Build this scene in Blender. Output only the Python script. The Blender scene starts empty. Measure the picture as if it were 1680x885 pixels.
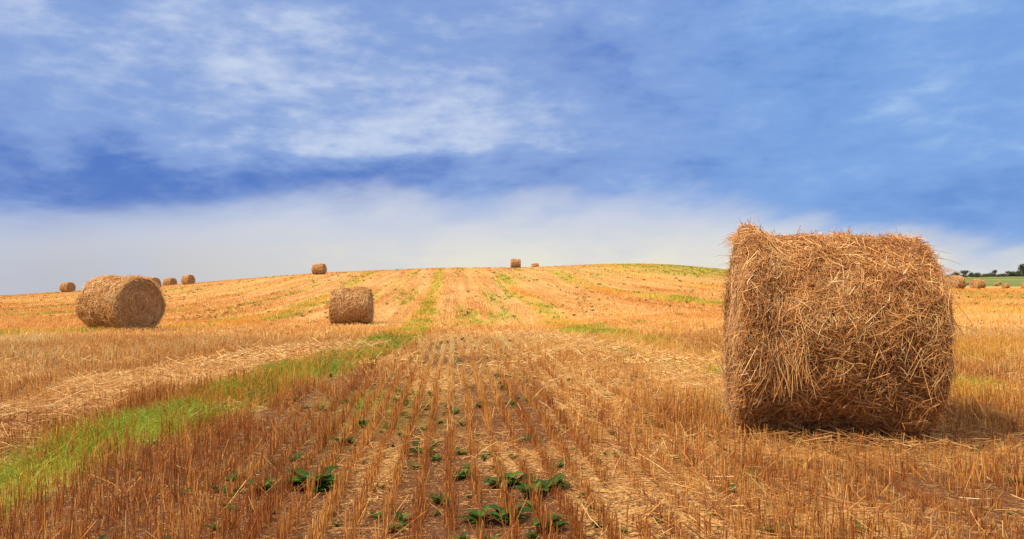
import bpy, math, numpy as np
from mathutils import Vector

# ------------------------------------------------------------------ camera, world, sun, exposure
S = bpy.context.scene
COL = S.collection
F = 1200.0            # focal length in photo pixels (photo 1680 wide)
CX, HY = 840.0, 455.0  # principal column, eye-level row
EYE = 1.1
cam_data = bpy.data.cameras.new('camera')
cam = bpy.data.objects.new('camera', cam_data)
COL.objects.link(cam)
cam.location = (0, 0, EYE)
cam.rotation_euler = (math.radians(90), 0, 0)
cam_data.sensor_width = 36.0
cam_data.lens = 36.0 * F / 1680.0
cam_data.shift_y = (HY - 442.5) / 1680.0
cam_data.clip_start = 0.05
cam_data.clip_end = 20000
S.camera = cam

S.view_settings.view_transform = 'Standard'
S.view_settings.look = 'None'
S.view_settings.gamma = 1
S.view_settings.exposure = 0.35
S.render.engine = 'CYCLES'
S.cycles.max_bounces = 5
S.cycles.diffuse_bounces = 2
S.cycles.transmission_bounces = 3
S.cycles.use_adaptive_sampling = True
S.cycles.adaptive_threshold = 0.02

SUN_EL, SUN_AZ = 51.0, -112.0     # azimuth measured from +Y towards +X (sun stands to the left and behind)
sun_data = bpy.data.lights.new('sun', 'SUN')
sun_data.energy = 3.9
sun_data.angle = math.radians(13)
sun_data.color = (1.0, 0.88, 0.68)
sun = bpy.data.objects.new('sun', sun_data)
COL.objects.link(sun)
se, sa = math.radians(SUN_EL), math.radians(SUN_AZ)
sdir = Vector((math.sin(sa) * math.cos(se), math.cos(sa) * math.cos(se), math.sin(se)))
sun.rotation_euler = sdir.to_track_quat('Z', 'Y').to_euler()
sun.location = (-20, 10, 30)

world = bpy.data.worlds.new('World')
S.world = world
world.use_nodes = True
NT = world.node_tree
NT.nodes.clear()


def srgb(r, g, b):
    f = lambda c: (c / 255 / 12.92) if c / 255 <= 0.04045 else ((c / 255 + 0.055) / 1.055) ** 2.4
    return (f(r), f(g), f(b), 1)


class N:
    """tiny wrapper: arithmetic on node sockets"""
    tree = NT

    def __init__(self, s): self.s = s

    @staticmethod
    def m(op, *a, clamp=False):
        n = N.tree.nodes.new('ShaderNodeMath')
        n.operation = op
        n.use_clamp = clamp
        for i, v in enumerate(a):
            if isinstance(v, N): N.tree.links.new(v.s, n.inputs[i])
            else: n.inputs[i].default_value = v
        return N(n.outputs[0])

    def __add__(self, o): return N.m('ADD', self, o)
    __radd__ = __add__
    def __sub__(self, o): return N.m('SUBTRACT', self, o)
    def __rsub__(self, o): return N.m('SUBTRACT', o, self)
    def __mul__(self, o): return N.m('MULTIPLY', self, o)
    __rmul__ = __mul__
    def __truediv__(self, o): return N.m('DIVIDE', self, o)


def ramp01(v, a, b):          # smooth 0..1 between a and b
    n = N.tree.nodes.new('ShaderNodeMapRange')
    n.interpolation_type = 'SMOOTHSTEP'
    if isinstance(v, N): N.tree.links.new(v.s, n.inputs[0])
    n.inputs[1].default_value = a
    n.inputs[2].default_value = b
    return N(n.outputs[0])


def mixc(f, a, b):
    n = N.tree.nodes.new('ShaderNodeMix')
    n.data_type = 'RGBA'
    if isinstance(f, N): N.tree.links.new(f.s, n.inputs[0])
    else: n.inputs[0].default_value = f
    for i, v in ((6, a), (7, b)):
        if isinstance(v, N): N.tree.links.new(v.s, n.inputs[i])
        else: n.inputs[i].default_value = v
    return N(n.outputs[2])


def combine(x, y, z):
    n = N.tree.nodes.new('ShaderNodeCombineXYZ')
    for i, v in enumerate((x, y, z)):
        if isinstance(v, N): N.tree.links.new(v.s, n.inputs[i])
        else: n.inputs[i].default_value = v
    return N(n.outputs[0])


def noise(vec, scale, detail=4, rough=0.5, dist=0.0):
    n = N.tree.nodes.new('ShaderNodeTexNoise')
    if vec is not None: N.tree.links.new(vec.s, n.inputs['Vector'])
    n.inputs['Scale'].default_value = scale
    n.inputs['Detail'].default_value = detail
    n.inputs['Roughness'].default_value = rough
    n.inputs['Distortion'].default_value = dist
    return N(n.outputs['Fac'])


def build_sky():
    tc = NT.nodes.new('ShaderNodeTexCoord')
    sep = NT.nodes.new('ShaderNodeSeparateXYZ')
    NT.links.new(tc.outputs['Generated'], sep.inputs[0])
    x, y, z = (N(sep.outputs[i]) for i in range(3))
    az = N.m('ARCTAN2', x, y)
    el = N.m('ARCSINE', z)
    # warped coordinates give the blobs a torn outline
    n1 = noise(combine(x * 1.0, y * 1.0, z * 2.6), 3.2, 6, 0.55, 0.3)
    n2 = noise(combine(x + 7.3, y * 1.0, z * 3.2), 4.1, 6, 0.58, 0.5)
    fine = noise(combine(x * 1.0, y + 3.1, z * 2.0), 9.0, 5, 0.5, 0.0)
    streak = noise(combine(x * 1.4, y * 1.4, z * 3.6 - x * 1.0), 5.0, 6, 0.5, 0.0)
    azw = az + (n1 - 0.5) * 0.35 + (fine - 0.5) * 0.10
    elw = el + (n2 - 0.5) * 0.12 + (fine - 0.5) * 0.05

    def blob(px, py, sx, sy, amp, rot=0.0):
        a = math.atan((px - CX) / F)
        e = math.atan((HY - py) / F * math.cos(a))
        wx, wy = sx / F * math.cos(a) ** 2, sy / F * math.cos(a)
        da, de = azw - a, elw - e
        if rot:
            c, s = math.cos(rot), math.sin(rot)
            da, de = da * c + de * s, de * c - da * s
        q = (da * (1 / wx))
        r = (de * (1 / wy))
        return N.m('EXPONENT', (q * q + r * r) * -0.5) * amp
    light = None
    for b in [(330, 120, 200, 60, .20), (480, 60, 170, 40, .14), (240, 50, 50, 20, .14), (470, 140, 60, 30, .14), (560, 235, 240, 40, .16),
              (760, 200, 150, 40, .20), (800, 240, 160, 24, .20), (530, 130, 90, 60, .08), (260, 180, 120, 24, .12), (380, 30, 140, 25, .12),
              (960, 200, 180, 40, .10), (1560, 150, 190, 24, .20, .28), (1520, 230, 220, 18, .12, .25), (1420, 5, 170, 22, .26), (1650, 190, 80, 30, .10),
              (60, 80, 70, 60, .05), (1270, 160, 80, 30, .10),
              (40, 305, 260, 48, -.52), (330, 300, 240, 28, -.40), (660, 285, 220, 18, -.28), (900, 290, 160, 14, -.18), (170, 150, 60, 14, -.22),
              (60, 200, 110, 30, -.14), (530, 75, 120, 12, -.12), (1000, 120, 70, 14, -.26, -.5), (1060, 180, 40, 22, -.26), (1280, 75, 90, 40, -.16),
              (1150, 250, 260, 25, -.08), (1600, 330, 230, 45, -.34), (1380, 190, 160, 40, -.10), (1000, 50, 120, 50, -.08), (1220, 120, 300, 60, -.08)]:
        t = blob(*b)
        light = t if light is None else light + t
    mid_ = noise(combine(x + 3.7, y * 1.0, z * 3.0), 24.0, 4, 0.5, 0.0)
    small = noise(combine(x + 1.7, y * 1.0, z * 2.0), 60.0, 4, 0.55, 0.0)
    m = light * 1.0 + 0.43 + (n1 - 0.5) * 0.55 + (fine - 0.5) * 0.8 + (streak - 0.5) * 0.75 + (mid_ - 0.5) * 0.6 + (small - 0.5) * 0.25
    right = ramp01(az, 0.0, 0.45)
    dark = mixc(right, srgb(78, 118, 196), srgb(88, 134, 208))
    mid = mixc(right, srgb(136, 165, 220), srgb(124, 165, 226))
    pale = mixc(right, srgb(200, 214, 239), srgb(168, 200, 240))
    c = mixc(ramp01(m, -0.40, 0.52), dark, mid)
    c = mixc(ramp01(m, 0.40, 1.10), c, pale)
    # pale clear strip along the horizon: its upper edge falls towards the right
    edge = el + (n2 - 0.5) * 0.02 + ((streak - 0.5) * 0.09 + (fine - 0.5) * 0.03) * ramp01(az, -0.6, -0.25)
    top = 0.080 + ramp01(az, -0.6, -0.2) * 0.036 - ramp01(az, 0.2, 0.6) * 0.068
    hz = 1.0 - ramp01(edge - top, -0.018, 0.012) * 0.35 - ramp01(edge - top, -0.052, 0.010) * 0.65
    low = ramp01(el, 0.0, 0.1)
    warm = ramp01(az, -0.6, 0.0)
    hc = mixc(low, mixc(warm, srgb(196, 197, 204), srgb(243, 236, 214)), srgb(206, 212, 229))
    hc = mixc((fine - 0.42) * 1.3 + (mid_ - 0.5) * 0.5, hc, srgb(190, 200, 224))
    c = mixc(hz * 0.93, c, hc)
    # the cloud deck gets brighter overhead, as under any overcast sky
    gain = 1.0 + ramp01(el, 0.42, 1.15) * 1.7
    bright = NT.nodes.new('ShaderNodeVectorMath')
    bright.operation = 'SCALE'
    overhead = mixc(ramp01(el, 0.42, 0.8) * 0.75, c, (0.90, 0.80, 0.66, 1))
    NT.links.new(overhead.s, bright.inputs[0])
    NT.links.new(gain.s, bright.inputs['Scale'])
    bg_cloud = NT.nodes.new('ShaderNodeBackground')
    NT.links.new(bright.outputs[0], bg_cloud.inputs[0])
    bg_cloud.inputs[1].default_value = 0.80
    sky = NT.nodes.new('ShaderNodeTexSky')
    sky.sky_type = 'NISHITA'
    sky.sun_disc = False
    sky.sun_elevation = se
    sky.sun_rotation = sa
    bg_sky = NT.nodes.new('ShaderNodeBackground')
    NT.links.new(sky.outputs[0], bg_sky.inputs[0])
    bg_sky.inputs[1].default_value = 0.08
    mix = NT.nodes.new('ShaderNodeMixShader')
    mix.inputs[0].default_value = 0.92
    NT.links.new(bg_sky.outputs[0], mix.inputs[1])
    NT.links.new(bg_cloud.outputs[0], mix.inputs[2])
    out = NT.nodes.new('ShaderNodeOutputWorld')
    NT.links.new(mix.outputs[0], out.inputs[0])


build_sky()
world.cycles.sampling_method = 'MANUAL'
world.cycles.sample_map_resolution = 512

# ------------------------------------------------------------------ numpy helpers
RNG = np.random.default_rng(7)


def vnoise(x, y, seed=0):
    xi, yi = np.floor(x).astype(np.int64), np.floor(y).astype(np.int64)
    fx, fy = x - xi, y - yi
    fx, fy = fx * fx * (3 - 2 * fx), fy * fy * (3 - 2 * fy)

    def h(a, b):
        v = (a * 374761393 + b * 668265263 + seed * 974634777) & 0x7fffffff
        v = ((v ^ (v >> 13)) * 1274126177) & 0x7fffffff
        return ((v ^ (v >> 16)) & 0xffff) / 65535.0
    return (h(xi, yi) * (1 - fx) + h(xi + 1, yi) * fx) * (1 - fy) + (h(xi, yi + 1) * (1 - fx) + h(xi + 1, yi + 1) * fx) * fy


def fbm(x, y, seed=0, o=4):
    v, a, t = 0, 1.0, 0
    for i in range(o):
        v = v + a * vnoise(x * 2 ** i, y * 2 ** i, seed + i * 17)
        t += a
        a *= 0.5
    return v / t


def sstep(a, b, x):
    t = np.clip((x - a) / (b - a), 0, 1)
    return t * t * (3 - 2 * t)


# ------------------------------------------------------------------ lie of the land
YK = np.array([0.2, 6, 10, 15, 20, 27, 40, 60, 85, 100, 115, 130, 160, 200, 300, 450, 700, 1500, 6000])
PROF = {
    -700: [0, 0, -.05, -.15, -.25, -.45, -.9, -1.35, -1.75, -2.0, -2.3, -2.8, -4.2, -7, -13, -24, -40, -90, -300],
    0:    [0, 0, -.05, -.15, -.27, -.5, -.9, -1.2, -1.42, -1.55, -1.85, -2.25, -3.4, -5.5, -12, -22, -38, -90, -300],
    300:  [0, 0, -.05, -.15, -.30, -.6, -.8, -.72, -.25, 0.0, .08, -.1, -.8, -2, -7, -16, -30, -80, -300],
    524:  [0, 0, -.05, -.15, -.33, -.73, -.6, -.15, 1.2, 1.82, 1.85, 1.55, .8, -.5, -5, -12, -25, -70, -300],
    720:  [0, 0, -.05, -.16, -.36, -.73, -.6, -.05, 1.15, 1.98, 2.76, 2.72, 1.9, .8, -2, -6, -15, -60, -300],
    860:  [0, 0, -.05, -.17, -.36, -.72, -.6, -.05, 1.15, 1.98, 2.82, 2.78, 2.0, .8, -2, -5, -12, -60, -300],
    1000: [0, 0, -.04, -.15, -.34, -.66, -.56, 0, 1.35, 2.3, 3.3, 3.62, 3.2, 2, 0, -3, -8, -40, -300],
    1080: [0, 0, -.03, -.13, -.28, -.5, -.3, .25, 1.5, 2.4, 3.3, 3.7, 3.3, 2.2, 0, -3, -6, -30, -300],
    1180: [0, 0, -.03, -.12, -.22, -.36, -.13, .3, 1.2, 1.95, 2.45, 2.6, 2.2, 1.2, -.8, -2.2, -2, -20, -300],
    1380: [0, 0, 0, -.03, -.08, -.15, -.25, -.15, .1, .3, .35, .1, -.5, -1.2, -2.6, -1.5, .4, -10, -300],
    1560: [0, 0, 0, -.02, -.05, -.08, -.1, 0, -.22, -.5, -.8, -1.1, -1.5, -1.9, -2.7, -1.6, 2.0, -6, -300],
    1720: [0, 0, 0, -.02, -.05, -.08, -.1, -.05, -.3, -.5, -.8, -1.1, -1.5, -1.9, -2.8, -1.0, 3.4, -6, -300],
    2400: [0, 0, 0, -.02, -.05, -.08, -.1, -.1, -.3, -.5, -.8, -1.1, -1.6, -2, -2.8, -1.0, 3.0, -10, -300],
}
LY = np.linspace(math.log(0.2), math.log(6000), 700)
UP = np.linspace(-700, 2400, 311)
_cols = np.array([np.interp(LY, np.log(YK), np.array(v, float)) for v in PROF.values()])


def _smooth(a, w, ax):
    k = np.exp(-0.5 * (np.arange(-3 * w, 3 * w + 1) / w) ** 2)
    k /= k.sum()
    return np.apply_along_axis(lambda r: np.convolve(np.pad(r, 3 * w, mode='edge'), k, mode='valid'), ax, a)


_cols = _smooth(_cols, 7, 1)
HT = np.array([np.interp(UP, list(PROF.keys()), _cols[:, j]) for j in range(len(LY))])
HT = _smooth(HT, 3, 1)


def height(X, Y):
    X, Y = np.asarray(X, float), np.asarray(Y, float)
    r = np.hypot(X, Y)
    ylim = 0.5 * r                       # outside the front fan the edge profiles go on round
    yy = np.maximum(np.maximum(Y, ylim), 0.21)
    u = np.clip(CX + F * X / yy, -699, 2399)
    a = (np.log(np.clip(yy, 0.21, 5990)) - LY[0]) / (LY[1] - LY[0])
    b = (u - UP[0]) / (UP[1] - UP[0])
    ia, ib = np.clip(a.astype(int), 0, len(LY) - 2), np.clip(b.astype(int), 0, len(UP) - 2)
    fa, fb = a - ia, b - ib
    z = (HT[ia, ib] * (1 - fa) + HT[ia + 1, ib] * fa) * (1 - fb) + (HT[ia, ib + 1] * (1 - fa) + HT[ia + 1, ib + 1] * fa) * fb
    near = sstep(60, 20, r)
    z = z + (fbm(X * 0.35, Y * 0.35, 5, 3) - 0.5) * 0.06 * near + (fbm(X * 2.1, Y * 2.1, 9, 3) - 0.5) * 0.03 * sstep(30, 10, r)
    z = z + (fbm(X * 0.05, Y * 0.03, 15, 3) - 0.5) * 0.14 * sstep(25, 80, r)
    return z


def ground_at(px, py):
    """the point of the land seen along this direction"""
    Ys = np.exp(np.linspace(math.log(1.5), math.log(1500), 3000))
    X = (px - CX) / F * Ys
    row = HY + F * (EYE - height(X, Ys)) / Ys
    k = np.nonzero(row <= py)[0]
    i = k[0] if len(k) else int(np.argmin(row))
    return float(X[i]), float(Ys[i])


def on_ground(px, Y):
    X = (px - CX) / F * Y
    return X, Y, float(height(X, Y))


# ------------------------------------------------------------------ what grows where (metres on the ground)
def line(pts):
    return np.array([ground_at(*p) for p in pts])


def near_line(X, Y, L, w0, w1=None):
    """1 on the line, falling to 0 at its width"""
    best = np.full(X.shape, 1e9)
    tbest = np.zeros(X.shape)
    n = len(L) - 1
    for i in range(n):
        a, b = L[i], L[i + 1]
        d = b - a
        t = np.clip(((X - a[0]) * d[0] + (Y - a[1]) * d[1]) / (d @ d + 1e-9), 0, 1)
        q = np.hypot(X - a[0] - t * d[0], Y - a[1] - t * d[1])
        k = q < best
        best = np.where(k, q, best)
        tbest = np.where(k, (i + t) / n, tbest)
    w = w0 if w1 is None else w0 + (w1 - w0) * tbest
    return np.clip(1 - best / w, 0, 1), tbest


TRAM = line([(-270, 930), (-110, 850), (35, 792), (250, 700), (400, 645), (520, 605), (600, 580), (655, 555), (690, 530), (706, 505), (715, 480), (720, 460), (721, 442)])
TR_B = line([(822, 450), (850, 480), (900, 512), (960, 545), (1060, 578), (1180, 604), (1330, 625), (1500, 640)])
TR_C = line([(905, 443), (950, 462), (1000, 478), (1100, 490), (1180, 498), (1380, 506), (1700, 512)])
TR_D = line([(985, 434), (1030, 448), (1070, 456), (1180, 474)])
TR_E = line([(612, 447), (590, 458), (560, 475), (500, 502), (400, 525), (330, 538), (150, 545), (-60, 552)])
TR_F = line([(520, 452), (430, 474), (280, 490), (120, 497), (-60, 503)])
TR_G = line([(1560, 580), (1680, 572), (1800, 570)])
WR_A = line([(-120, 760), (40, 690), (180, 642), (330, 610), (480, 585), (560, 572)])
WR_B = line([(1110, 850), (1060, 760), (1010, 690), (965, 630), (930, 590), (900, 566)])
WR_C = line([(760, 556), (850, 553), (960, 566), (1100, 600), (1190, 640)])
BALES_AT = []   # footprints (x, y, radius) kept clear of standing stubble
PATCH = [(*ground_at(px, py), rx, ry, a) for px, py, rx, ry, a in [
    (790, 520, 1.8, 9, .8), (860, 515, 1.6, 7, .6), (640, 480, 2.5, 14, .5), (600, 545, 1.5, 4, .35), (480, 520, 4, 6, .55), (430, 505, 4, 10, .3),
    (350, 470, 6, 14, .45), (930, 450, 8, 22, .55), (1010, 450, 7, 14, .35), (1130, 440, 13, 16, .95), (1165, 450, 9, 10, .9), (1095, 436, 8, 10, .6),
    (1040, 535, 1.8, 5, .6), (1000, 520, 2, 5, .5), (1080, 545, 1.2, 3, .6), (640, 655, .5, .9, .6), (780, 530, 3, 6, .5),
    (1600, 486, 8, 8, .6), (1640, 480, 12, 6, .5), (1575, 500, 4, 6, .4), (560, 455, 3, 9, .3), (800, 448, 9, 12, .3), (150, 478, 8, 4, .4), (620, 700, .5, 1.0, .3)]]


def masks(X, Y):
    edge = (fbm(X * 1.3, Y * 0.9, 31, 4) - 0.5)
    r = X + 0.083 * Y
    g = np.zeros(X.shape)
    gold = np.zeros(X.shape)
    a, t = near_line(X, Y, TRAM, .50, .9)
    far_ = sstep(15, 45, Y)
    clump = fbm(X * 0.8, Y * 0.28, 77, 3) * (1 - far_) + fbm(r * 0.5, Y * 0.035, 78, 4) * far_
    edge = edge * (1 - far_ * .9) + (fbm(r * .7, Y * .04, 32, 4) - .5) * far_ * .9
    strip = sstep(0.0, 0.6, a * (1 + edge * 1.6) - .05)
    g = np.maximum(g, strip * np.where(t < .58, 1.0, 0.22 + 0.5 * sstep(.42, .6, clump)) * sstep(.26, .54, clump + .14 - .1 * sstep(6, 4, Y)))
    gold = np.maximum(gold, strip)
    for L, w, k in ((TR_B, 1.1, .75), (TR_C, 1.7, .75), (TR_D, 1.7, .15), (TR_E, 1.1, .60), (TR_F, 1.6, .12), (TR_G, 1.4, .35)):
        a, t = near_line(X, Y, L, w)
        s = sstep(0.0, 0.6, a + edge * 0.4)
        g = np.maximum(g, s * k * sstep(.42, .66, clump))
        gold = np.maximum(gold, s * .8)
    for px, py, rx, ry, amp in PATCH:
        q = ((X - px) / rx) ** 2 + ((Y - py) / ry) ** 2
        g = np.maximum(g, amp * np.exp(-q) * sstep(.42 - .25 * (amp > .85), .66 - .16 * (amp > .85), fbm(r * 0.9, Y * 0.5, 41, 4) * (1 - far_) + fbm(r * 1.1, Y * 0.06, 42, 4) * far_))
    g = np.maximum(g, .6 * sstep(.62, .76, fbm(r * 1.1, Y * 0.04, 55, 4)) * sstep(18, 40, Y))
    a1, _ = near_line(X, Y, WR_A, .6, 1.1)
    a2, _ = near_line(X, Y, WR_B, .8, 1.2)
    a3, _ = near_line(X, Y, WR_C, .7, .7)
    straw = np.maximum(np.maximum(sstep(0, .6, a1 + edge * .7), .40 * sstep(.2, .8, a2 + edge * .9)), .8 * sstep(.05, .5, a3 + edge))
    q = ((X - 2.42) / 1.3) ** 2 + ((Y - 4.72) / .33) ** 2
    straw = np.maximum(straw, np.exp(-q) * 1.0)
    return np.clip(g, 0, 1), np.clip(gold, 0, 1), np.clip(straw, 0, 1)


# ------------------------------------------------------------------ materials
def new_mat(name):
    m = bpy.data.materials.new(name)
    m.use_nodes = True
    nt = m.node_tree
    nt.nodes.clear()
    N.tree = nt
    return m, nt


def attr(name):
    n = N.tree.nodes.new('ShaderNodeAttribute')
    n.attribute_name = name
    return N(n.outputs['Fac'])


def colramp(f, stops):
    n = N.tree.nodes.new('ShaderNodeValToRGB')
    e = n.color_ramp.elements
    while len(e) < len(stops): e.new(0.5)
    for el_, (p, c) in zip(e, stops):
        el_.position = p
        el_.color = (*c, 1)
    N.tree.links.new(f.s, n.inputs[0])
    return N(n.outputs[0])


def finish(nt, col, rough=0.7, spec=0.25, transl=0.0, bump=None, bstr=0.4, bdist=0.02):
    p = nt.nodes.new('ShaderNodeBsdfPrincipled')
    nt.links.new(col.s, p.inputs['Base Color'])
    p.inputs['Roughness'].default_value = rough
    p.inputs['Specular IOR Level'].default_value = spec
    if bump is not None:
        b = nt.nodes.new('ShaderNodeBump')
        b.inputs['Strength'].default_value = bstr
        b.inputs['Distance'].default_value = bdist
        nt.links.new(bump.s, b.inputs['Height'])
        nt.links.new(b.outputs[0], p.inputs['Normal'])
    out = nt.nodes.new('ShaderNodeOutputMaterial')
    if transl:
        t = nt.nodes.new('ShaderNodeBsdfTranslucent')
        nt.links.new(col.s, t.inputs[0])
        mx = nt.nodes.new('ShaderNodeMixShader')
        mx.inputs[0].default_value = transl
        nt.links.new(p.outputs[0], mx.inputs[1])
        nt.links.new(t.outputs[0], mx.inputs[2])
        nt.links.new(mx.outputs[0], out.inputs[0])
    else:
        nt.links.new(p.outputs[0], out.inputs[0])


def obj_coord():
    n = N.tree.nodes.new('ShaderNodeTexCoord')
    return N(n.outputs['Object'])


def strand_mat(name, stops, rough=.55, spec=.3, transl=0.0, alt=None):
    m, nt = new_mat(name)
    c = colramp(attr('rnd'), stops)
    if alt: c = mixc(attr('gold'), c, colramp(attr('rnd'), alt))
    finish(nt, c, rough, spec, transl)
    return m


STUB = strand_mat('stubble_straw', [(0, (.34, .10, .022)), (.3, (.62, .245, .05)), (.6, (.83, .43, .11)), (.85, (.92, .58, .19)), (1, (.95, .73, .33))],
                  alt=[(0, (.52, .20, .025)), (.5, (.84, .42, .06)), (1, (.92, .60, .16))], transl=.15)
LOOSE = strand_mat('loose_straw', [(0, (.22, .085, .025)), (.35, (.54, .25, .07)), (.7, (.82, .49, .16)), (1, (.93, .70, .33))])
BALE = strand_mat('bale_straw', [(0, (.13, .038, .013)), (.25, (.38, .14, .04)), (.6, (.72, .34, .10)), (.85, (.87, .52, .19)), (1, (.93, .69, .36))], rough=.5)
BALE_END = strand_mat('bale_end_straw', [(0, (.10, .036, .016)), (.35, (.36, .155, .055)), (.75, (.64, .34, .12)), (1, (.84, .54, .24))], rough=.6)
GRASS = strand_mat('grass_blade', [(0, (.09, .13, .012)), (.45, (.24, .33, .02)), (.8, (.42, .46, .035)), (1, (.62, .54, .09))], transl=.35)
WEED = strand_mat('weed_leaf', [(0, (.014, .035, .006)), (.6, (.042, .088, .011)), (1, (.13, .20, .022))], rough=.6, spec=.12, transl=.3)


def core_mat(name, k=1.0):
    m, nt = new_mat(name)
    v = obj_coord()
    n = noise(v, 60, 4, .7, 1.5)
    c = colramp(n, [(.3, (.05 * k, .018 * k, .008 * k)), (.5, (.24 * k, .10 * k, .035 * k)), (.7, (.52 * k, .28 * k, .10 * k))])
    finish(nt, c, .9, .1, bump=n, bstr=.8, bdist=.02)
    return m


CORE = core_mat('packed_straw')


def twine_mat():
    m, nt = new_mat('twine_fibre')
    c = colramp(noise(obj_coord(), 90, 2), [(.3, (.50, .40, .30)), (.7, (.72, .62, .50))])
    finish(nt, c, .5, .4)
    return m


TWINE = twine_mat()


def ground_mat():
    m, nt = new_mat('field_ground')
    v = obj_coord()
    sep = nt.nodes.new('ShaderNodeSeparateXYZ')
    nt.links.new(v.s, sep.inputs[0])
    x, y, z = (N(sep.outputs[i]) for i in range(3))
    clod = noise(v, 14, 6, .65)
    crumb = noise(v, 70, 4, .7)
    soil = colramp(clod * .6 + crumb * .4, [(.3, (.042, .016, .008)), (.5, (.12, .050, .022)), (.7, (.23, .105, .045))])
    chaff = noise(v, 120, 3, .75, 2.0)
    straw = colramp(chaff, [(.3, (.18, .08, .025)), (.5, (.50, .27, .085)), (.7, (.82, .54, .21))])
    c = mixc(ramp01(noise(v, 45, 4, .7, 1.0) + attr('straw') * .35, .54, .68), soil, straw)
    # farther off the standing stubble closes over the soil
    row = x + y * 0.083
    streak = noise(combine(row * 1.7, y * .05, 0.0), 1.0, 6, .68)
    patch = noise(v, .07, 4, .6)
    stub = colramp(streak * .75 + patch * .25, [(.36, (.32, .155, .045)), (.46, (.44, .235, .07)), (.56, (.53, .31, .11)), (.70, (.60, .385, .15))])
    stub = mixc(noise(combine(row * 12.0, y * 1.0, 0.0), 1.0, 3, .6) * .45, stub, (.40, .18, .07, 1))
    gold = colramp(patch, [(.3, (.50, .24, .055)), (.7, (.58, .34, .08))])
    stub = mixc(attr('gold') * .55, stub, gold)
    c = mixc(attr('closed'), c, stub)
    grass = colramp(noise(v, 1.6, 5, .7), [(.3, (.15, .17, .025)), (.5, (.34, .32, .045)), (.7, (.54, .44, .08))])
    c = mixc(attr('green') * .8, c, grass)
    meadow = colramp(noise(v, .02, 4, .6), [(.35, (.10, .15, .035)), (.55, (.17, .175, .05)), (.7, (.26, .25, .08))])
    c = mixc(attr('meadow'), c, meadow)
    finish(nt, c, .95, .05, bump=clod * .7 + crumb * .3, bstr=.7, bdist=.03)
    return m


GROUND = ground_mat()


# ------------------------------------------------------------------ mesh building
def link(me, name, mat, parent=None):
    if mat: me.materials.append(mat)
    o = bpy.data.objects.new(name, me)
    COL.objects.link(o)
    if parent is not None: o.parent = parent
    return o


def raw_mesh(name, V, Q, attrs=None, tri=False, smooth=True):
    me = bpy.data.meshes.new(name)
    V = np.ascontiguousarray(V, dtype=np.float32).reshape(-1, 3)
    Q = np.ascontiguousarray(Q, dtype=np.int32)
    k = Q.shape[1]
    me.vertices.add(len(V))
    me.vertices.foreach_set('co', V.ravel())
    me.loops.add(Q.size)
    me.loops.foreach_set('vertex_index', Q.ravel())
    me.polygons.add(len(Q))
    me.polygons.foreach_set('loop_start', np.arange(0, Q.size, k, dtype=np.int32))
    me.polygons.foreach_set('use_smooth', np.full(len(Q), smooth, dtype=bool))
    for an, av in (attrs or {}).items():
        a = me.attributes.new(an, 'FLOAT', 'POINT')
        a.data.foreach_set('value', np.ascontiguousarray(av, dtype=np.float32).ravel())
    me.update(calc_edges=True)
    return me


def tubes(P, W, rnd, sides=3, extra=None):
    """P (n,K,3) centre lines, W (n,K) half widths -> V, Q, attrs; sides 2 gives ribbons"""
    n, K, _ = P.shape
    T = np.empty_like(P)
    T[:, 1:-1] = P[:, 2:] - P[:, :-2]
    T[:, 0] = P[:, 1] - P[:, 0]
    T[:, -1] = P[:, -1] - P[:, -2]
    T /= np.linalg.norm(T, axis=2, keepdims=True) + 1e-9
    ref = RNG.normal(size=(n, 1, 3))
    A = np.cross(T, ref)
    A /= np.linalg.norm(A, axis=2, keepdims=True) + 1e-9
    B = np.cross(T, A)
    ang = np.arange(sides) / sides * 2 * math.pi
    V = P[:, :, None, :] + W[:, :, None, None] * (A[:, :, None, :] * np.cos(ang)[None, None, :, None] + B[:, :, None, :] * np.sin(ang)[None, None, :, None])
    base = (np.arange(n) * K * sides)[:, None, None]
    k = (np.arange(K - 1) * sides)[None, :, None]
    if sides == 2:
        j = np.array([0])[None, None, :]
        j2 = np.array([1])[None, None, :]
    else:
        j = np.arange(sides)[None, None, :]
        j2 = (j + 1) % sides
    Q = np.stack([base + k + j, base + k + j2, base + k + sides + j2, base + k + sides + j], axis=-1).reshape(-1, 4)
    at = {'rnd': np.repeat(np.clip(rnd, 0, 1), K * sides)}
    for kx, vx in (extra or {}).items():
        at[kx] = np.repeat(vx, K * sides)
    return V.reshape(-1, 3), Q, at


def join(parts):
    Vs, Qs, As, off = [], [], {}, 0
    for V, Q, A in parts:
        Vs.append(V)
        Qs.append(Q + off)
        off += len(V)
        for k, v in A.items(): As.setdefault(k, []).append(v)
    return np.concatenate(Vs), np.concatenate(Qs), {k: np.concatenate(v) for k, v in As.items()}


def tag(o, label=None, cat=None, group=None, kind=None):
    for k, v in (('label', label), ('category', cat), ('group', group), ('kind', kind)):
        if v: o[k] = v
    return o


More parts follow.
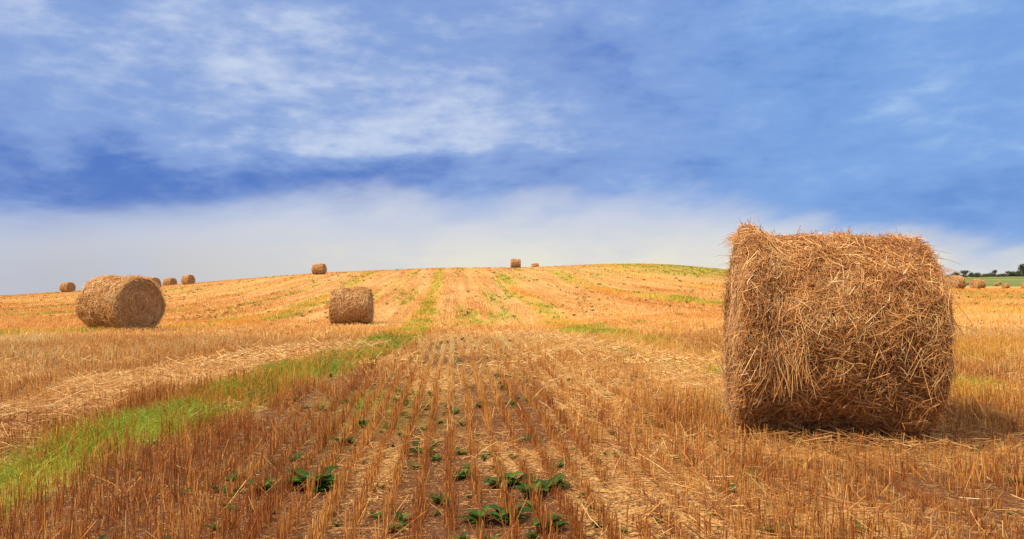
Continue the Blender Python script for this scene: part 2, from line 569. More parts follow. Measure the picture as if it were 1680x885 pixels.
# ------------------------------------------------------------------ ground sheet
def build_ground():
    rr = np.concatenate([[0.0], np.exp(np.linspace(math.log(0.25), math.log(5500), 620))])
    front = np.radians(np.linspace(-50, 50, 620))
    rest = np.radians(np.linspace(50, 310, 70)[1:-1])
    th = np.concatenate([front, rest])
    R, T = np.meshgrid(rr, th, indexing='ij')
    X, Y = R * np.sin(T), R * np.cos(T)
    Z = height(X, Y)
    n = len(th)
    i = np.arange(len(rr) - 1)[:, None] * n
    j = np.arange(n)[None, :]
    j2 = (j + 1) % n
    Q = np.stack([i + j, i + j2, i + n + j2, i + n + j], axis=-1).reshape(-1, 4)[:, ::-1]
    g, gold, straw = masks(X.ravel(), Y.ravel())
    Rf = R.ravel()
    g, gold, straw = (np.where((Y.ravel() > 0) & (Rf < 350), a, 0) for a in (g, gold, straw))
    meadow = sstep(335, 350, Rf)
    closed = sstep(9, 26, Rf + (fbm(X.ravel(), Y.ravel(), 3) - .5) * 8)
    me = raw_mesh('field_ground', np.stack([X, Y, Z], -1), Q, {'green': g, 'gold': gold, 'straw': straw, 'meadow': meadow, 'closed': closed})
    o = link(me, 'ground', GROUND)
    tag(o, 'rolling harvested field of brown soil and cut straw', None, None, 'structure')


build_ground()


# ------------------------------------------------------------------ hay bales
def bale_parts(root, R, L, n_side, n_end, wid, lmin, lmax, seed, hero=False, twines=0, tone=0.0):
    rng = np.random.default_rng(seed)
    s1, s2 = rng.uniform(0, 50), rng.uniform(0, 50)

    def rad(theta, x):
        u = x / (L / 2)
        q = R * (1 - (.0 if hero else .035) * sstep(.72, 1.05, np.abs(u))) + (fbm(theta * 1.6 + s1, x * 2.6 + s2, seed, 4) - .5) * .19 * R
        q = q + (fbm(x * 3 + s2, theta * 0.5, seed + 4, 3) - .5) * .05 * R
        if hero:
            q = q * (1 - .010 * u) + .035 * np.exp(-((u + .88) / .16) ** 2) - .03 * np.exp(-((u + .55) / .16) ** 2)
        return q

    def place(theta, x, q):
        """x along the axle, theta 0 = top, towards the front; flattened where it rests"""
        y = -q * np.sin(theta)
        z = q * np.cos(theta) + R
        fl = .02 * R
        z = np.where(z < fl, fl * .5 + (z - fl) * .15 + fl * .5, z)
        bulge = 1 + (.0 if hero else .05) * np.exp(-((z - .45 * R) / (.5 * R)) ** 2)
        return np.stack([x * (1 + .015 * np.exp(-((z - .5 * R) / R) ** 2)), y * bulge, z * (.985)], -1)
    # packed core
    nt_, nx = 96, 40
    th = np.linspace(0, 2 * math.pi, nt_, endpoint=False)
    xs = np.linspace(-L / 2, L / 2, nx) * .985
    TH, XX = np.meshgrid(th, xs, indexing='ij')
    # wrap noise seam: use cos/sin for theta
    V = place(TH, XX, rad(np.minimum(TH, 2 * math.pi - TH) * 1.0, XX) - .06 * R)
    i = np.arange(nt_)[:, None]
    j = np.arange(nx - 1)[None, :]
    i2 = (i + 1) % nt_
    Q = np.stack([i * nx + j, i * nx + j + 1, i2 * nx + j + 1, i2 * nx + j], -1).reshape(-1, 4)
    me = raw_mesh('straw_core', V, Q)
    link(me, 'core', CORE, root)
    thf = lambda t: np.abs((t + math.pi) % (2 * math.pi) - math.pi)
    # side strands lying on the roll
    K = 4
    t0 = rng.uniform(0, 2 * math.pi, n_side)
    x0 = rng.uniform(-L / 2, L / 2, n_side) * 1.0
    phi = np.where(rng.random(n_side) < .12, rng.normal(0, .5, n_side), rng.uniform(-1.57, 1.57, n_side))
    ln = rng.uniform(lmin, lmax, n_side) * rng.uniform(.6, 1, n_side)
    dev = rng.normal(0, .6, n_side)
    s = np.linspace(-.5, .5, K)[None, :]
    sl = s * ln[:, None]
    ph = phi[:, None] + dev[:, None] * s
    th_ = t0[:, None] + sl * np.cos(ph) / R
    x_ = np.clip(x0[:, None] + sl * np.sin(ph), -L / 2 - .02 * R, L / 2 + .02 * R)
    depth = rng.beta(1.3, 2.2, n_side)
    off = -.060 * R + .125 * R * np.where(rng.random(n_side) < .2, .5 + .5 * depth, depth ** 1.4)
    off = off + (fbm(t0 * 5 + s1, x0 * 9, seed + 2, 3) - .5) * .10 * R
    lift = rng.exponential(.015, n_side) * R / .7
    thick = rng.random(n_side) < .24
    sgn = np.where(rng.random(n_side) < .5, 1, -1)[:, None]
    q = rad(thf(th_), x_) + off[:, None] + lift[:, None] * np.clip(s * sgn * 2, 0, 1) ** 2 + rng.normal(0, .004, (n_side, K)) * R / .7
    P = place(th_, x_, q)
    W = wid * np.where(thick, rng.uniform(.85, 1.45, n_side), rng.uniform(.35, .75, n_side))[:, None] * np.array([.8, 1, 1, .5])[None]
    rnd = np.clip(rng.normal(.40 + tone, .20, n_side) + depth * .12 + .22 * (rng.random(n_side) < .25) + (fbm(t0 * 3, x0 * 5, 8, 3) - .5) * .5, 0, 1)  # outer strands paler, buried ones darker: mild recess shading in the colour
    parts = [tubes(P, W, rnd)]
    # stray straws sticking out, more of them along the rims and the top
    n = n_side // 20
    t0 = rng.uniform(-2.2, 2.2, n)
    x0 = np.where(rng.random(n) < .45, np.sign(rng.uniform(-1, 1, n)) * rng.uniform(.86, 1, n), rng.uniform(-1, 1, n)) * L / 2
    if hero:
        k = rng.random(n) < .12
        t0 = np.where(k, rng.normal(.1, .5, n), t0)
        x0 = np.where(k, -L / 2 * rng.uniform(.82, 1.0, n), x0)
    base = place(t0[:, None], x0[:, None], (rad(thf(t0), x0) - .02)[:, None])[:, 0]
    d = np.stack([rng.normal(0, 1.1, n) + 1.1 * np.sign(x0) * (np.abs(x0) > .42 * L), -np.sin(t0) * .35 + rng.normal(0, .8, n), np.cos(t0) * .16 + rng.normal(0, .22, n)], -1)
    d /= np.linalg.norm(d, axis=1, keepdims=True)
    ln = rng.uniform(.3, 1.0, n) * rng.uniform(lmin, lmax, n) * (.62 + .35 * (rng.random(n) < .15))
    tt = np.linspace(0, 1, K)[None, :, None]
    P = base[:, None] + d[:, None] * tt * ln[:, None, None]
    P[:, :, 2] -= (tt[:, :, 0] ** 2) * ln[:, None] * .25
    P += rng.normal(0, .004, P.shape) * tt
    P[:, :, 2] = np.maximum(P[:, :, 2], .02)
    parts.append(tubes(P, wid * rng.uniform(.4, .9, n)[:, None] * np.array([1, .9, .8, .4])[None], rng.uniform(.2, .95, n)))
    if hero:
        # straw hanging down the lower front, thickest at the left
        n = 620
        left = rng.random(n) < .8
        x0 = np.where(left, rng.normal(-.56, .13, n), rng.uniform(-1, 1, n)) * L / 2
        x0 = np.clip(x0, -L / 2, L / 2)
        t0 = rng.uniform(.9, 1.75, n)
        b = place(t0[:, None], x0[:, None], (rad(thf(t0), x0) + .03)[:, None])[:, 0]
        ln = rng.uniform(.08, .34, n)
        fall = np.stack([rng.normal(0, .38, n), -.02 + rng.normal(0, .10, n), -np.ones(n)], -1)
        fall /= np.linalg.norm(fall, axis=1, keepdims=True)
        P = b[:, None] + fall[:, None] * tt * ln[:, None, None]
        # keep them outside the roll
        dy, dz = P[..., 1], P[..., 2] - R
        rr_ = np.hypot(dy, dz)
        want = R * .99 + .02
        kk = np.maximum(1, want / np.maximum(rr_, .01))
        soft = np.where(P[..., 2] < R, kk, 1)
        P[..., 1] = P[..., 1] * soft
        P[..., 2] = np.maximum(P[..., 2], .015)
        parts.append(tubes(P, wid * rng.uniform(.6, 1.1, n)[:, None] * np.array([1, 1, .9, .5])[None], np.clip(rng.normal(.68, .2, n), 0, 1)))
    V, Q, A = join(parts)
    link(raw_mesh('rolled_straw', V, Q, A), 'rolled_side', BALE, root)
    # end faces: straw wound round the middle
    for sgnx in (-1, 1):
        rho = np.sqrt(rng.random(n_end)) * R * .985
        t0 = rng.uniform(0, 2 * math.pi, n_end)
        phi = np.where(rng.random(n_end) < .72, rng.normal(0, .35, n_end), rng.uniform(-1.57, 1.57, n_end))
        ln = rng.uniform(lmin, lmax, n_end) * .9
        sl = np.linspace(-.5, .5, K)[None] * ln[:, None]
        tq = t0[:, None] + sl * np.cos(phi)[:, None] / np.maximum(rho[:, None], .12 * R)
        rq = np.clip(rho[:, None] + sl * np.sin(phi)[:, None], .0, R * .99)
        rq = rq * (rad(thf(tq), np.full(tq.shape, sgnx * L / 2)) / R)
        dep = rng.beta(1.3, 2, n_end)
        xo = L / 2 * .985 + (.05 * R * (1 - (rq / R) ** 2)) - .03 + .055 * dep[:, None] + (fbm(rq * 6 + 3, tq * 1.2, seed + 9, 3) - .5) * .09 * R + rng.exponential(.010, n_end)[:, None] * np.linspace(0, 1, K)[None]
        P = place(tq, sgnx * xo, rq)
        parts = [tubes(P, wid * rng.uniform(.5, 1.05, n_end)[:, None] * np.array([.8, 1, 1, .5])[None], np.clip(rng.normal(.45 + tone, .22, n_end) + dep * .15, 0, 1))]  # deeper end strands coloured darker, a little painted recess shade
        Ve, Qe, Ae = join(parts)
        # backing disc
        nr = 14
        rg = np.linspace(0.0, 1, nr)
        TH, RG = np.meshgrid(th, rg, indexing='ij')
        rq = RG * (rad(thf(TH), np.full(TH.shape, sgnx * L / 2)) - .03 * R)
        xo = L / 2 * .985 + .05 * R * (1 - (rq / R) ** 2) - .03 + (fbm(rq * 6 + 3, TH * 1.2, seed + 9, 3) - .5) * .09 * R
        Vb = place(TH, sgnx * xo, rq).reshape(-1, 3)
        j = np.arange(nr - 1)[None, :]
        i = np.arange(nt_)[:, None]
        i2 = (i + 1) % nt_
        Qb = np.stack([i * nr + j, i2 * nr + j, i2 * nr + j + 1, i * nr + j + 1], -1).reshape(-1, 4)
        V, Q, A = join([(Ve, Qe, Ae), (Vb, Qb, {'rnd': np.clip(fbm(Vb[:, 1] * 14, Vb[:, 2] * 14, 2) * 1.0 - .25, 0, 1)})])
        link(raw_mesh('bale_end', V, Q, A), 'end_face', BALE_END, root)
    for k in range(twines):
        x = (-.62 + 1.24 * k / max(1, twines - 1)) * L / 2
        nn = 160
        t = np.linspace(0, 2 * math.pi, nn)
        xx = x + .02 * np.sin(t * 2 + k) + .006 * np.sin(t * 9)
        P = place(t, xx, rad(thf(t), xx) + .016 + .010 * np.sin(t * 7 + k))[None]
        V, Q, A = tubes(P, np.full((1, nn), .0016), np.array([.5]), sides=5)
        link(raw_mesh('twine', V, Q), 'twine', TWINE, root)


def new_bale(name='hay_bale'):
    o = bpy.data.objects.new(name, None)
    o.empty_display_size = .3
    COL.objects.link(o)
    return o


def copy_thing(o):
    c = o.copy()
    COL.objects.link(c)
    for ch in list(o.children):
        d = ch.copy()
        COL.objects.link(d)
        d.parent = c
    return c


def keep_clear(x, y, yaw, R, L):
    BALES_AT.append((x, y, yaw, R, L))


hero = new_bale()
bale_parts(hero, .71, 1.22, 88000, 24000, .0026, .05, .27, 3, hero=True, twines=3)
hero.location = (2.25, 5.37, float(height(2.29, 5.4)) - .02)
hero.rotation_euler = (0, math.radians(2.2), math.radians(-13))
tag(hero, 'largest nearest round straw bale, shaggy and side on, in the right foreground', 'hay bale')
keep_clear(2.25, 5.37, math.radians(-13), .40, 1.10)

b2 = new_bale()
bale_parts(b2, .71, 1.50, 16000, 9000, .0048, .12, .45, 11, twines=0, tone=.18)
X_, Y_, Z_ = on_ground(199, 19.0)
b2.location = (X_, Y_, Z_ - .03)
b2.rotation_euler = (0, 0, math.radians(-27))
tag(b2, 'round straw bale at left showing its dark wound end face, another bale peeping over it', 'hay bale')
keep_clear(X_, Y_, math.radians(-27), .6, 1.5)

b3 = new_bale()
bale_parts(b3, .70, 1.36, 9000, 4000, .0060, .12, .45, 23, twines=2, tone=.18)
X_, Y_, Z_ = on_ground(578, 27.2)
b3.location = (X_, Y_, Z_ - .03)
b3.rotation_euler = (0, math.radians(-1.5), math.radians(2))
tag(b3, 'side-on straw bale alone on the slope between the left bale and the grassy strip', 'hay bale')
keep_clear(X_, Y_, 0, .6, 1.4)

far_src = new_bale()
bale_parts(far_src, .70, 1.35, 2600, 1100, .011, .15, .5, 31, twines=0, tone=.2)
FAR = [  # column, distance, yaw degrees, size, sink, label
    (524, 94, -10, 1.0, .03, 'small dark bale standing alone on the left shoulder of the hill skyline'),
    (846, 113, 4, 1.0, .03, 'larger of the two bales on top of the hill skyline, left one of that pair'),
    (878, 134, 3, .93, .35, 'smaller half-sunk bale behind the hilltop, right of the larger skyline bale'),
    (111, 104, -22, 1.05, .03, 'leftmost bale of all, small on the low left skyline'),
    (248, 86, -25, 1.12, .0, 'bale peeping out above the top of the big left bale'),
    (279, 112, -25, 1.0, .28, 'low rounded bale on the left skyline, lower and left one of a pair'),
    (309, 104, -32, 1.0, .10, 'tilted bale on the left skyline, higher and right one of a pair'),
    (1568, 77, 28, 1.0, .03, 'far bale partly hidden by the right edge of the shaggy foreground bale'),
    (1604, 100, 12, 1.0, .03, 'far bale with its left end showing, in the open right of the shaggy foreground bale'),
    (1650, 200, 18, 1.05, .03, 'small distant bale below the trees, between a tiny pair and the right frame edge'),
    (1634, 300, -10, 1.0, .03, 'tiny distant bale, left and nearer one of the tiny pair before the green field'),
    (1639, 335, 10, 1.05, .0, 'tiny distant bale, right and farther one of the tiny pair before the green field'),
    (1682, 182, 0, 1.0, .03, 'distant bale cut by the right edge of the photo'),
    (1586.5, 335, 5, .9, .0, 'tiniest faraway bale in the gap between the two nearest of the far right bales'),
]
for k, (px, Y, yaw, sz, sink, lab) in enumerate(FAR):
    o = far_src if k == 0 else copy_thing(far_src)
    X_, Y_, Z_ = on_ground(px, Y)
    o.location = (X_, Y_, Z_ - sink)
    v_ = np.random.default_rng(k + 50).uniform(-.06, .06, 3)
    o.scale = (sz * (1 + v_[0]), sz * (1 + v_[1]), sz * (1 + v_[2] * .5))
    o.rotation_euler = (0, -math.radians(2.5) if px in (524, 309) else 0, math.radians(yaw + 360 * 0) + (math.pi if k % 3 == 1 else 0))
    tag(o, lab, 'hay bale', 'distant round bales dotted over the field')
    if Y < 140: keep_clear(X_, Y_, math.radians(yaw), .6, 1.3)


def clear_of_bales(X, Y, grow=0.0):
    ok = np.ones(X.shape, bool)
    for bx, by, yaw, R, L in BALES_AT:
        dx, dy = X - bx, Y - by
        u = dx * math.cos(yaw) + dy * math.sin(yaw)
        v = -dx * math.sin(yaw) + dy * math.cos(yaw)
        ok &= ~((np.abs(u) < L / 2 + grow) & (np.abs(v) < R + grow))
    return ok


# ------------------------------------------------------------------ standing stubble
def fan(n, y0, y1, umax=.86):
    """n random points spread evenly over the fan of ground between two distances"""
    Y = np.sqrt(RNG.uniform(y0 * y0, y1 * y1, n))
    return RNG.uniform(-umax, umax, n) * Y, Y


SP = 0.138


def stubble_band(y0, y1, dens, wid, hmin, hmax, lean, jit, K=2, sides=3, var=1.0):
    n = int(dens * .86 * (y1 * y1 - y0 * y0))
    X, Y = fan(n, y0, y1)
    r = X + .083 * Y
    wob = (fbm(Y * .25, r * .05, 61, 2) - .5) * .10
    ordered = np.exp(-(np.clip(np.abs(r - .6) - 2.4 - .5 * np.clip(Y - 5, 0, 9), 0, None) / 1.8) ** 2)
    ordered = np.maximum(ordered, sstep(9, 15, Y) * .95)
    k = np.round((r + wob) / SP)
    jj = jit * (1 + (1 - ordered) * 2.2)
    r2 = k * SP - wob + RNG.normal(0, 1, n) * jj
    X = r2 - .083 * Y
    g, gold, straw = masks(X, Y)
    # gaps along each row, and thin rows
    gap = fbm(Y * 2.3 + k * 13.7, k * 3.1, 19, 2)
    thin = vnoise(k * 1.7, Y * .13, 23) if y1 < 31 else sstep(.35, .65, fbm(r * 1.7, Y * .05, 24, 4))
    keep = (gap > .30) & (RNG.random(n) < (.55 + .55 * thin if y1 < 31 else .15 + .95 * thin)) & clear_of_bales(X, Y)
    keep &= RNG.random(n) > straw * .5
    keep &= RNG.random(n) > sstep(.3, .9, g) * .3
    X, Y, g, gold, straw, r, k = (a[keep] for a in (X, Y, g, gold, straw, r, k))
    n = len(X)
    Z = height(X, Y)
    # clumps share lean and shade
    cl = vnoise(X * 9, Y * 9, 88)
    h = (hmin + (hmax - hmin) * RNG.beta(2.2, 2, n)) * (.55 + .9 * fbm(X * 1.6, Y * 1.6, 71, 3)) * (1 + .25 * gold)
    a = RNG.uniform(0, 2 * math.pi, n)
    ln = np.abs(RNG.normal(0, lean, n)) + (RNG.random(n) < .11) * RNG.uniform(.2, 1.3, n)
    P = np.zeros((n, K, 3))
    for i in range(K):
        t = i / (K - 1)
        P[:, i, 0] = X + np.cos(a) * ln * h * t
        P[:, i, 1] = Y + np.sin(a) * ln * h * t
        P[:, i, 2] = Z - .01 + h * t
    W = wid * RNG.uniform(.6, 1.2, n)[:, None] * np.linspace(1.0, .85, K)[None] * np.clip(RNG.lognormal(0, .25, n), .6, 1.8)[:, None]
    rnd = np.clip(.48 + .10 * sstep(8, 13, Y) * sstep(34, 24, Y) - .24 * sstep(8, 3.5, Y + (fbm(X * .5, Y * .5, 93, 3) - .5) * 5) + (RNG.normal(0, .20, n) + (cl - .5) * .35) * var + (vnoise(k * 2.3, Y * .3, 5) - .5) * .45 * var + (fbm(X * .3, Y * .15, 91, 3) - .5) * .8 * var + (fbm(r * 1.5, Y * .03, 92, 5) - .5) * 1.1 * (1 - var), 0, 1)  # front stalks go darker and redder: vignette darkening put into the straw colour
    return tubes(P, W, rnd, sides, {'gold': gold})


V, Q, A = join([
    stubble_band(1.6, 7.5, 1350, .0021, .045, .15, .14, .015, K=2),
    stubble_band(7.5, 15, 700, .0027, .045, .15, .14, .016, K=2),
    stubble_band(15, 30, 250, .0050, .06, .135, .14, .022, K=2, sides=2, var=.7),
    stubble_band(30, 62, 70, .0095, .08, .15, .16, .026, K=2, sides=2, var=.4),
    stubble_band(62, 150, 18, .016, .07, .13, .2, .05, K=2, sides=2, var=.25),
])
tag(link(raw_mesh('stubble', V, Q, A), 'stubble', STUB), 'cut straw stubble standing in rows over the whole field', None, None, 'stuff')
print('stubble faces', len(Q))


# ------------------------------------------------------------------ loose straw lying about
def litter(X, Y, lmin, lmax, wid, up, lean=.12, K=3):
    n = len(X)
    Z = height(X, Y) + up
    a = RNG.uniform(0, 2 * math.pi, n)
    b = RNG.normal(0, lean, n)
    ln = RNG.uniform(lmin, lmax, n)
    bend = RNG.normal(0, .25, n)
    P = np.zeros((n, K, 3))
    for i in range(K):
        t = i / (K - 1) - .5
        aa = a + bend * t
        P[:, i, 0] = X + np.cos(aa) * ln * t
        P[:, i, 1] = Y + np.sin(aa) * ln * t
        P[:, i, 2] = Z + ln * t * np.sin(b) + np.abs(ln * .5 * np.sin(b)) * .8
    W = wid * RNG.uniform(.6, 1.15, n)[:, None] * np.ones((1, K))
    return P, W


parts = []
for y0, y1, dens, wid, l0, l1 in ((1.6, 6, 380, .0015, .02, .10), (6, 14, 60, .0024, .03, .10)):
    n = int(dens * .86 * (y1 * y1 - y0 * y0))
    X, Y = fan(n, y0, y1)
    ok = clear_of_bales(X, Y, -.1)
    X, Y = X[ok], Y[ok]
    P, W = litter(X, Y, l0, l1, wid, .004)
    parts.append(tubes(P, W, np.clip(RNG.normal(.30, .22, len(X)) - .2 * sstep(8, 4, Y), 0, 1)))  # nearest litter tinted darker as well, a painted vignette
for y0, y1, dens, wid, l0, l1, thick in ((1.6, 9, 1000, .0019, .05, .24, .10), (9, 20, 330, .0042, .10, .36, .10), (20, 45, 60, .010, .15, .4, .08)):
    n = int(dens * .86 * (y1 * y1 - y0 * y0))
    X, Y = fan(n, y0, y1)
    g, gold, straw = masks(X, Y)
    keep = (RNG.random(n) < straw * 1.1 + .010 + .03 * sstep(2.6, 3.6, X + .083 * Y) * sstep(8, 5, Y)) & clear_of_bales(X, Y, -.06)
    X, Y, straw = X[keep], Y[keep], straw[keep]
    hump = thick * straw * (.3 + fbm(X * 1.4, Y * 1.4, 12, 3)) * RNG.random(len(X))
    P, W = litter(X, Y, l0, l1, wid, .01 + hump, .22)
    parts.append(tubes(P, W, np.clip(RNG.normal(.55, .25, len(X)) - .3 * sstep(7, 4, Y), 0, 1)))  # same vignette darkening painted into the front loose straw
V, Q, A = join(parts)
tag(link(raw_mesh('loose_straw', V, Q, A), 'loose_straw', LOOSE), 'pale loose straw scattered between the stubble rows and in low swaths', None, None, 'stuff')
print('litter faces', len(Q))

# ------------------------------------------------------------------ grass
parts = []
for y0, y1, dens, wid, h0, h1 in ((1.6, 9, 2300, .0020, .06, .16), (9, 20, 900, .0036, .06, .16), (20, 45, 200, .011, .07, .18), (45, 150, 24, .030, .06, .16)):
    n = int(dens * .86 * (y1 * y1 - y0 * y0))
    X, Y = fan(n, y0, y1)
    g, gold, straw = masks(X, Y)
    keep = (RNG.random(n) < sstep(.12, .95, g) * (.25 + 1.1 * sstep(.35, .65, fbm(X * 2.2, Y * 1.4, 14, 3)))) & clear_of_bales(X, Y)
    X, Y, gold = X[keep], Y[keep], gold[keep]
    n = len(X)
    h = RNG.uniform(h0, h1, n) * (.25 + 1.5 * fbm(X * 2.2, Y * 1.4, 14, 3))
    a = RNG.uniform(0, 2 * math.pi, n)
    ln = RNG.uniform(.2, 1.1, n)
    Z = height(X, Y)
    P = np.zeros((n, 3, 3))
    for i, t in enumerate((0, .55, 1)):
        P[:, i, 0] = X + np.cos(a) * ln * h * t * t
        P[:, i, 1] = Y + np.sin(a) * ln * h * t * t
        P[:, i, 2] = Z + h * (t - .25 * t * t)
    W = wid * RNG.uniform(.7, 1.2, n)[:, None] * np.array([1, .8, .12])[None]
    rnd = np.clip(RNG.normal(.45, .2, n) + (fbm(X * 1.2, Y * .6, 15, 3) - .5) * 1.1 + (.22 if y0 >= 20 else 0), 0, 1)
    parts.append(tubes(P, W, rnd, 2))
V, Q, A = join(parts)
tag(link(raw_mesh('grass', V, Q, A), 'grass', GRASS), 'bright green grass strip and patches growing through the stubble', None, None, 'stuff')
print('grass faces', len(Q))


# ------------------------------------------------------------------ leafy weeds
def leaves(n, size, rng, spread=1.0, base=(0, 0, 0)):
    """n broad pointed leaves from one root: V, Q, attrs"""
    K, M = 7, 5
    Vs, Qs, rn = [], [], []
    off = 0
    for i in range(n):
        a = i * 2.4 + rng.normal(0, .35)
        L = size * rng.uniform(.35, 1.05)
        w = L * rng.uniform(.15, .25)
        rise = rng.uniform(.3, 1.2)
        droop = rng.uniform(.3, .9)
        tt = np.linspace(0, 1, K)
        along = L * tt * np.cos(rise * (1 - droop * tt)) * spread
        up = L * tt * np.sin(rise) * (1 - droop * tt * .75)
        wd = w * np.sin(math.pi * np.clip(tt * .93 + .05, 0, 1)) ** .8
        cross = np.linspace(-1, 1, M)
        ruff = rng.uniform(0, 6)
        x = along[:, None] + 0 * cross[None]
        y = wd[:, None] * cross[None]
        z = up[:, None] + np.abs(cross)[None] * wd[:, None] * .45 + .06 * w * np.sin(tt * 11 + ruff)[:, None] * cross[None]
        ca, sa_ = math.cos(a), math.sin(a)
        V = np.stack([x * ca - y * sa_, x * sa_ + y * ca, z + .005], -1).reshape(-1, 3) + np.array(base)
        ii = np.arange(K - 1)[:, None] * M
        jj = np.arange(M - 1)[None]
        Q = np.stack([ii + jj, ii + jj + 1, ii + M + jj + 1, ii + M + jj], -1).reshape(-1, 4)
        Vs.append(V)
        Qs.append(Q + off)
        off += K * M
        rib = 1 - np.abs(cross)[None] + 0 * tt[:, None]
        rn.append(np.clip(rng.uniform(.2, .8) + .25 * (rib > .9), 0, 1).ravel())
    return np.concatenate(Vs), np.concatenate(Qs), {'rnd': np.concatenate(rn)}


WEEDS = [  # px, py, size, leaves, label
    (515, 800, .17, 15, 'largest bushy green weed, left of centre in the front stubble'),
    (427, 808, .10, 7, 'small dark weed left of the largest bushy weed'),
    (565, 730, .10, 8, 'green weed in the stubble just behind and right of the bushy weed'),
    (685, 745, .10, 8, 'small weed between the two central stubble rows'),
    (822, 800, .13, 11, 'upright green weed, back one of the weed clump right of centre'),
    (836, 852, .15, 13, 'lowest and nearest weed of the clump right of centre'),
    (872, 818, .11, 9, 'middle weed of the clump right of centre, low and dark'),
    (905, 806, .12, 9, 'broad leaved weed at the right end of the central clump'),
    (762, 785, .10, 7, 'weed with one raised leaf, left of the central clump'),
    (722, 828, .10, 7, 'dark low weed left of and below the raised leaf weed'),
    (655, 665, .11, 10, 'weed beside the stubble rows right of the grass strip'),
    (788, 668, .09, 7, 'dark upright weed between rows in the middle distance'),
    (740, 680, .09, 6, 'weed with pale leaves between rows, left of the dark upright weed'),
    (895, 868, .11, 8, 'weed at the very front right of the central clump, half behind stubble'),
    (642, 872, .07, 5, 'little weed at the lower edge of the field, below centre left'),
]
for k, (px, py, sz, nl, lab) in enumerate(WEEDS):
    rng = np.random.default_rng(100 + k)
    X_, Y_ = ground_at(px, py)
    V, Q, A = join([leaves(int(nl * .9) + 2, sz * 1.05 * f_, rng, 1.0, (rng.normal(0, .38) * sz * (j_ > 0), rng.normal(0, .38) * sz * (j_ > 0), 0)) for j_, f_ in enumerate((1.0, .75, .6))])
    o = link(raw_mesh('weed', V, Q, A), 'weed', WEED)
    o.location = (X_, Y_, float(height(X_, Y_)))
    tag(o, lab, 'weed', 'leafy weeds among the front stubble')

# tiny seedlings nobody could count
rng = np.random.default_rng(5)
small = [leaves(6, 1.0, np.random.default_rng(s)) for s in range(5)]
parts = []
for y0, y1, n, s0, s1 in ((2.5, 9, 520, .03, .085), (9, 22, 800, .05, .11), (22, 60, 900, .10, .26), (60, 118, 600, .18, .38)):
    X, Y = fan(n * 8, y0, y1)
    r = X + .083 * Y
    g, gold, straw = masks(X, Y)
    w = .10 + .9 * sstep(.1, .6, g) * (gold < .3) + .45 * sstep(.55, .72, fbm(X * .25, Y * .12, 33, 3)) + (.5 * (np.abs(r - .2) < 1.6) if y1 <= 22 else 0)
    keep = np.nonzero((RNG.random(len(X)) < w * .45) & clear_of_bales(X, Y, .05))[0][:n]
    for i in keep:
        V, Q, A = small[rng.integers(5)]
        s = rng.uniform(s0, s1)
        a = rng.uniform(0, 6.28)
        c_, s_ = math.cos(a) * s, math.sin(a) * s
        W = np.stack([V[:, 0] * c_ - V[:, 1] * s_ + X[i], V[:, 0] * s_ + V[:, 1] * c_ + Y[i], V[:, 2] * min(s, .3) + float(height(X[i], Y[i]))], -1)
        parts.append((W, Q, A))
V, Q, A = join(parts)
tag(link(raw_mesh('seedlings', V, Q, A), 'ground_cover', WEED), 'scattered small green seedlings in the stubble', None, None, 'stuff')


# ------------------------------------------------------------------ far trees
def bark_mat():
    m, nt = new_mat('bark')
    c = colramp(noise(obj_coord(), 3, 4), [(.3, (.05, .035, .028)), (.7, (.12, .09, .07))])
    finish(nt, c, .9, .1)
    return m


def crown_mat(name, stops):
    return strand_mat(name, stops, rough=.7, transl=.2)


BARK = bark_mat()
CR_A = crown_mat('dark_foliage', [(0, (.035, .045, .022)), (.6, (.07, .075, .04)), (1, (.12, .11, .06))])
CR_B = crown_mat('olive_foliage', [(0, (.06, .055, .03)), (.6, (.11, .095, .05)), (1, (.17, .14, .08))])


def crown(rng, w, h, base, n, leaf):
    """leaf clumps spread through several uneven lobes"""
    L = []
    m = rng.integers(5, 9)
    for _ in range(m):
        L.append((rng.normal(0, .28) * w, rng.normal(0, .28) * w, base + h * rng.uniform(.15, .75), rng.uniform(.26, .44) * w, rng.uniform(.20, .34) * h))
    k = rng.integers(0, m, n)
    d = rng.normal(size=(n, 3))
    d /= np.linalg.norm(d, axis=1, keepdims=True)
    rr = rng.random(n) ** .45
    A = np.array(L)[k]
    C = np.stack([A[:, 0] + d[:, 0] * rr * A[:, 3], A[:, 1] + d[:, 1] * rr * A[:, 3], A[:, 2] + d[:, 2] * rr * A[:, 4]], -1)
    e1 = rng.normal(size=(n, 3))
    e1 /= np.linalg.norm(e1, axis=1, keepdims=True)
    e2 = np.cross(e1, rng.normal(size=(n, 3)))
    e2 /= np.linalg.norm(e2, axis=1, keepdims=True)
    s = leaf * rng.uniform(.6, 1.3, n)[:, None]
    V = np.stack([C - e1 * s, C - e2 * s * .6, C + e1 * s, C + e2 * s * .6], 1).reshape(-1, 3)
    Q = np.arange(n * 4).reshape(-1, 4)
    return V, Q, {'rnd': np.repeat(np.clip(rng.normal(.5, .25, n), 0, 1), 4)}


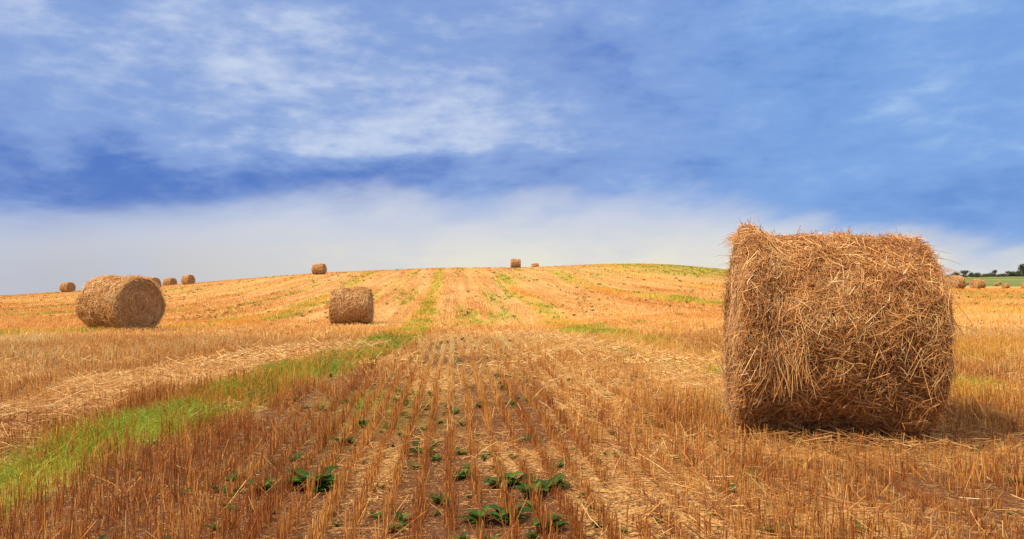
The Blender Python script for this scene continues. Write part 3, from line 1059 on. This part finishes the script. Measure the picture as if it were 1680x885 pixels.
def tree(px, Y, w, h, kind, label, seed, shrub=False):
    rng = np.random.default_rng(seed)
    root = bpy.data.objects.new('bush' if shrub else 'tree', None)
    COL.objects.link(root)
    X_, Y_, Z_ = on_ground(px, Y)
    root.location = (X_, Y_, Z_)
    th = h * (.05 if shrub else .16)
    segs = [np.array([[0, 0, -.3], [rng.normal(0, .1), rng.normal(0, .1), th], [rng.normal(0, .3), rng.normal(0, .3), h * .75]])]
    wd = [np.array([.045, .035, .01]) * h]
    for _ in range(6):
        a = rng.uniform(0, 6.28)
        z0 = h * rng.uniform(.25, .5)
        segs.append(np.array([[0, 0, z0], [math.cos(a) * w * .18, math.sin(a) * w * .18, z0 + h * .14], [math.cos(a) * w * .36, math.sin(a) * w * .36, z0 + h * .32]]))
        wd.append(np.array([.018, .012, .004]) * h)
    V, Q, A = tubes(np.array(segs), np.array(wd), np.full(7, .5), 6)
    link(raw_mesh('trunk', V, Q), 'trunk', BARK, root)
    V, Q, A = crown(rng, w, h - th * .6, th * .6, int(1100 * max(1, w * h / 50)), .05 * (w + h) * .5)
    link(raw_mesh('crown', V, Q, A), 'crown', CR_A if kind == 0 else CR_B, root)
    tag(root, label, 'bush' if shrub else 'tree', 'trees and bushes along the far field edge')


PPM = F / 600.0     # photo pixels per metre at 600 m
TREES = [  # px, width px, height px, kind, bush, label
    (1569, 12, 10, 1, 0, 'hazy tree whose top shows just above the partly hidden far bale'),
    (1584, 12, 13, 0, 0, 'dark rounded tree just left of the open far bale'),
    (1592, 8, 9, 1, 1, 'bush between the dark rounded tree and the long low hedge'),
    (1605, 13, 9, 0, 1, 'wide dark bush rising behind the open far bale'),
    (1616, 10, 7, 1, 1, 'low bush right behind the open far bale, left of the pointed tree'),
    (1631, 10, 12, 0, 0, 'dark roundish tree standing between the open far bale and the right tree clump'),
    (1636, 6, 5, 1, 1, 'small bush at the right foot of the dark roundish tree'),
    (1645, 13, 6, 1, 1, 'long low pale bush left of the right tree clump'),
    (1658, 13, 12, 0, 0, 'left tree of the dense clump near the right frame edge'),
    (1668, 12, 10, 0, 0, 'middle tree of the dense clump near the right frame edge'),
    (1678, 12, 24, 0, 0, 'tallest tree, cut by the right edge of the photo'),
    (1692, 16, 18, 0, 0, 'tree beyond the tallest one at the right end of the field edge'),
    (1708, 20, 12, 1, 0, 'broad tree at the far right end of the field edge'),
]
for k, (px, wp, hp, kind, sh, lab) in enumerate(TREES):
    tree(px, 600 + (k % 3) * 12, wp / PPM, hp / PPM, kind, lab, 300 + k, bool(sh))
# a continuous low hedge under them
rng = np.random.default_rng(9)
parts = []
for px in np.arange(1480, 1760, 1.5):
    X_, Y_, Z_ = on_ground(px, 625)
    V, Q, A = crown(rng, 3.0, rng.uniform(1.2, 2.8), 0, 90, .3)
    parts.append((V + np.array([X_, Y_, Z_]), Q, A))
V, Q, A = join(parts)
tag(link(raw_mesh('hedge', V, Q, A), 'hedge', CR_B), 'long low dark hedge under the trees at the far edge of the green field', 'hedge')
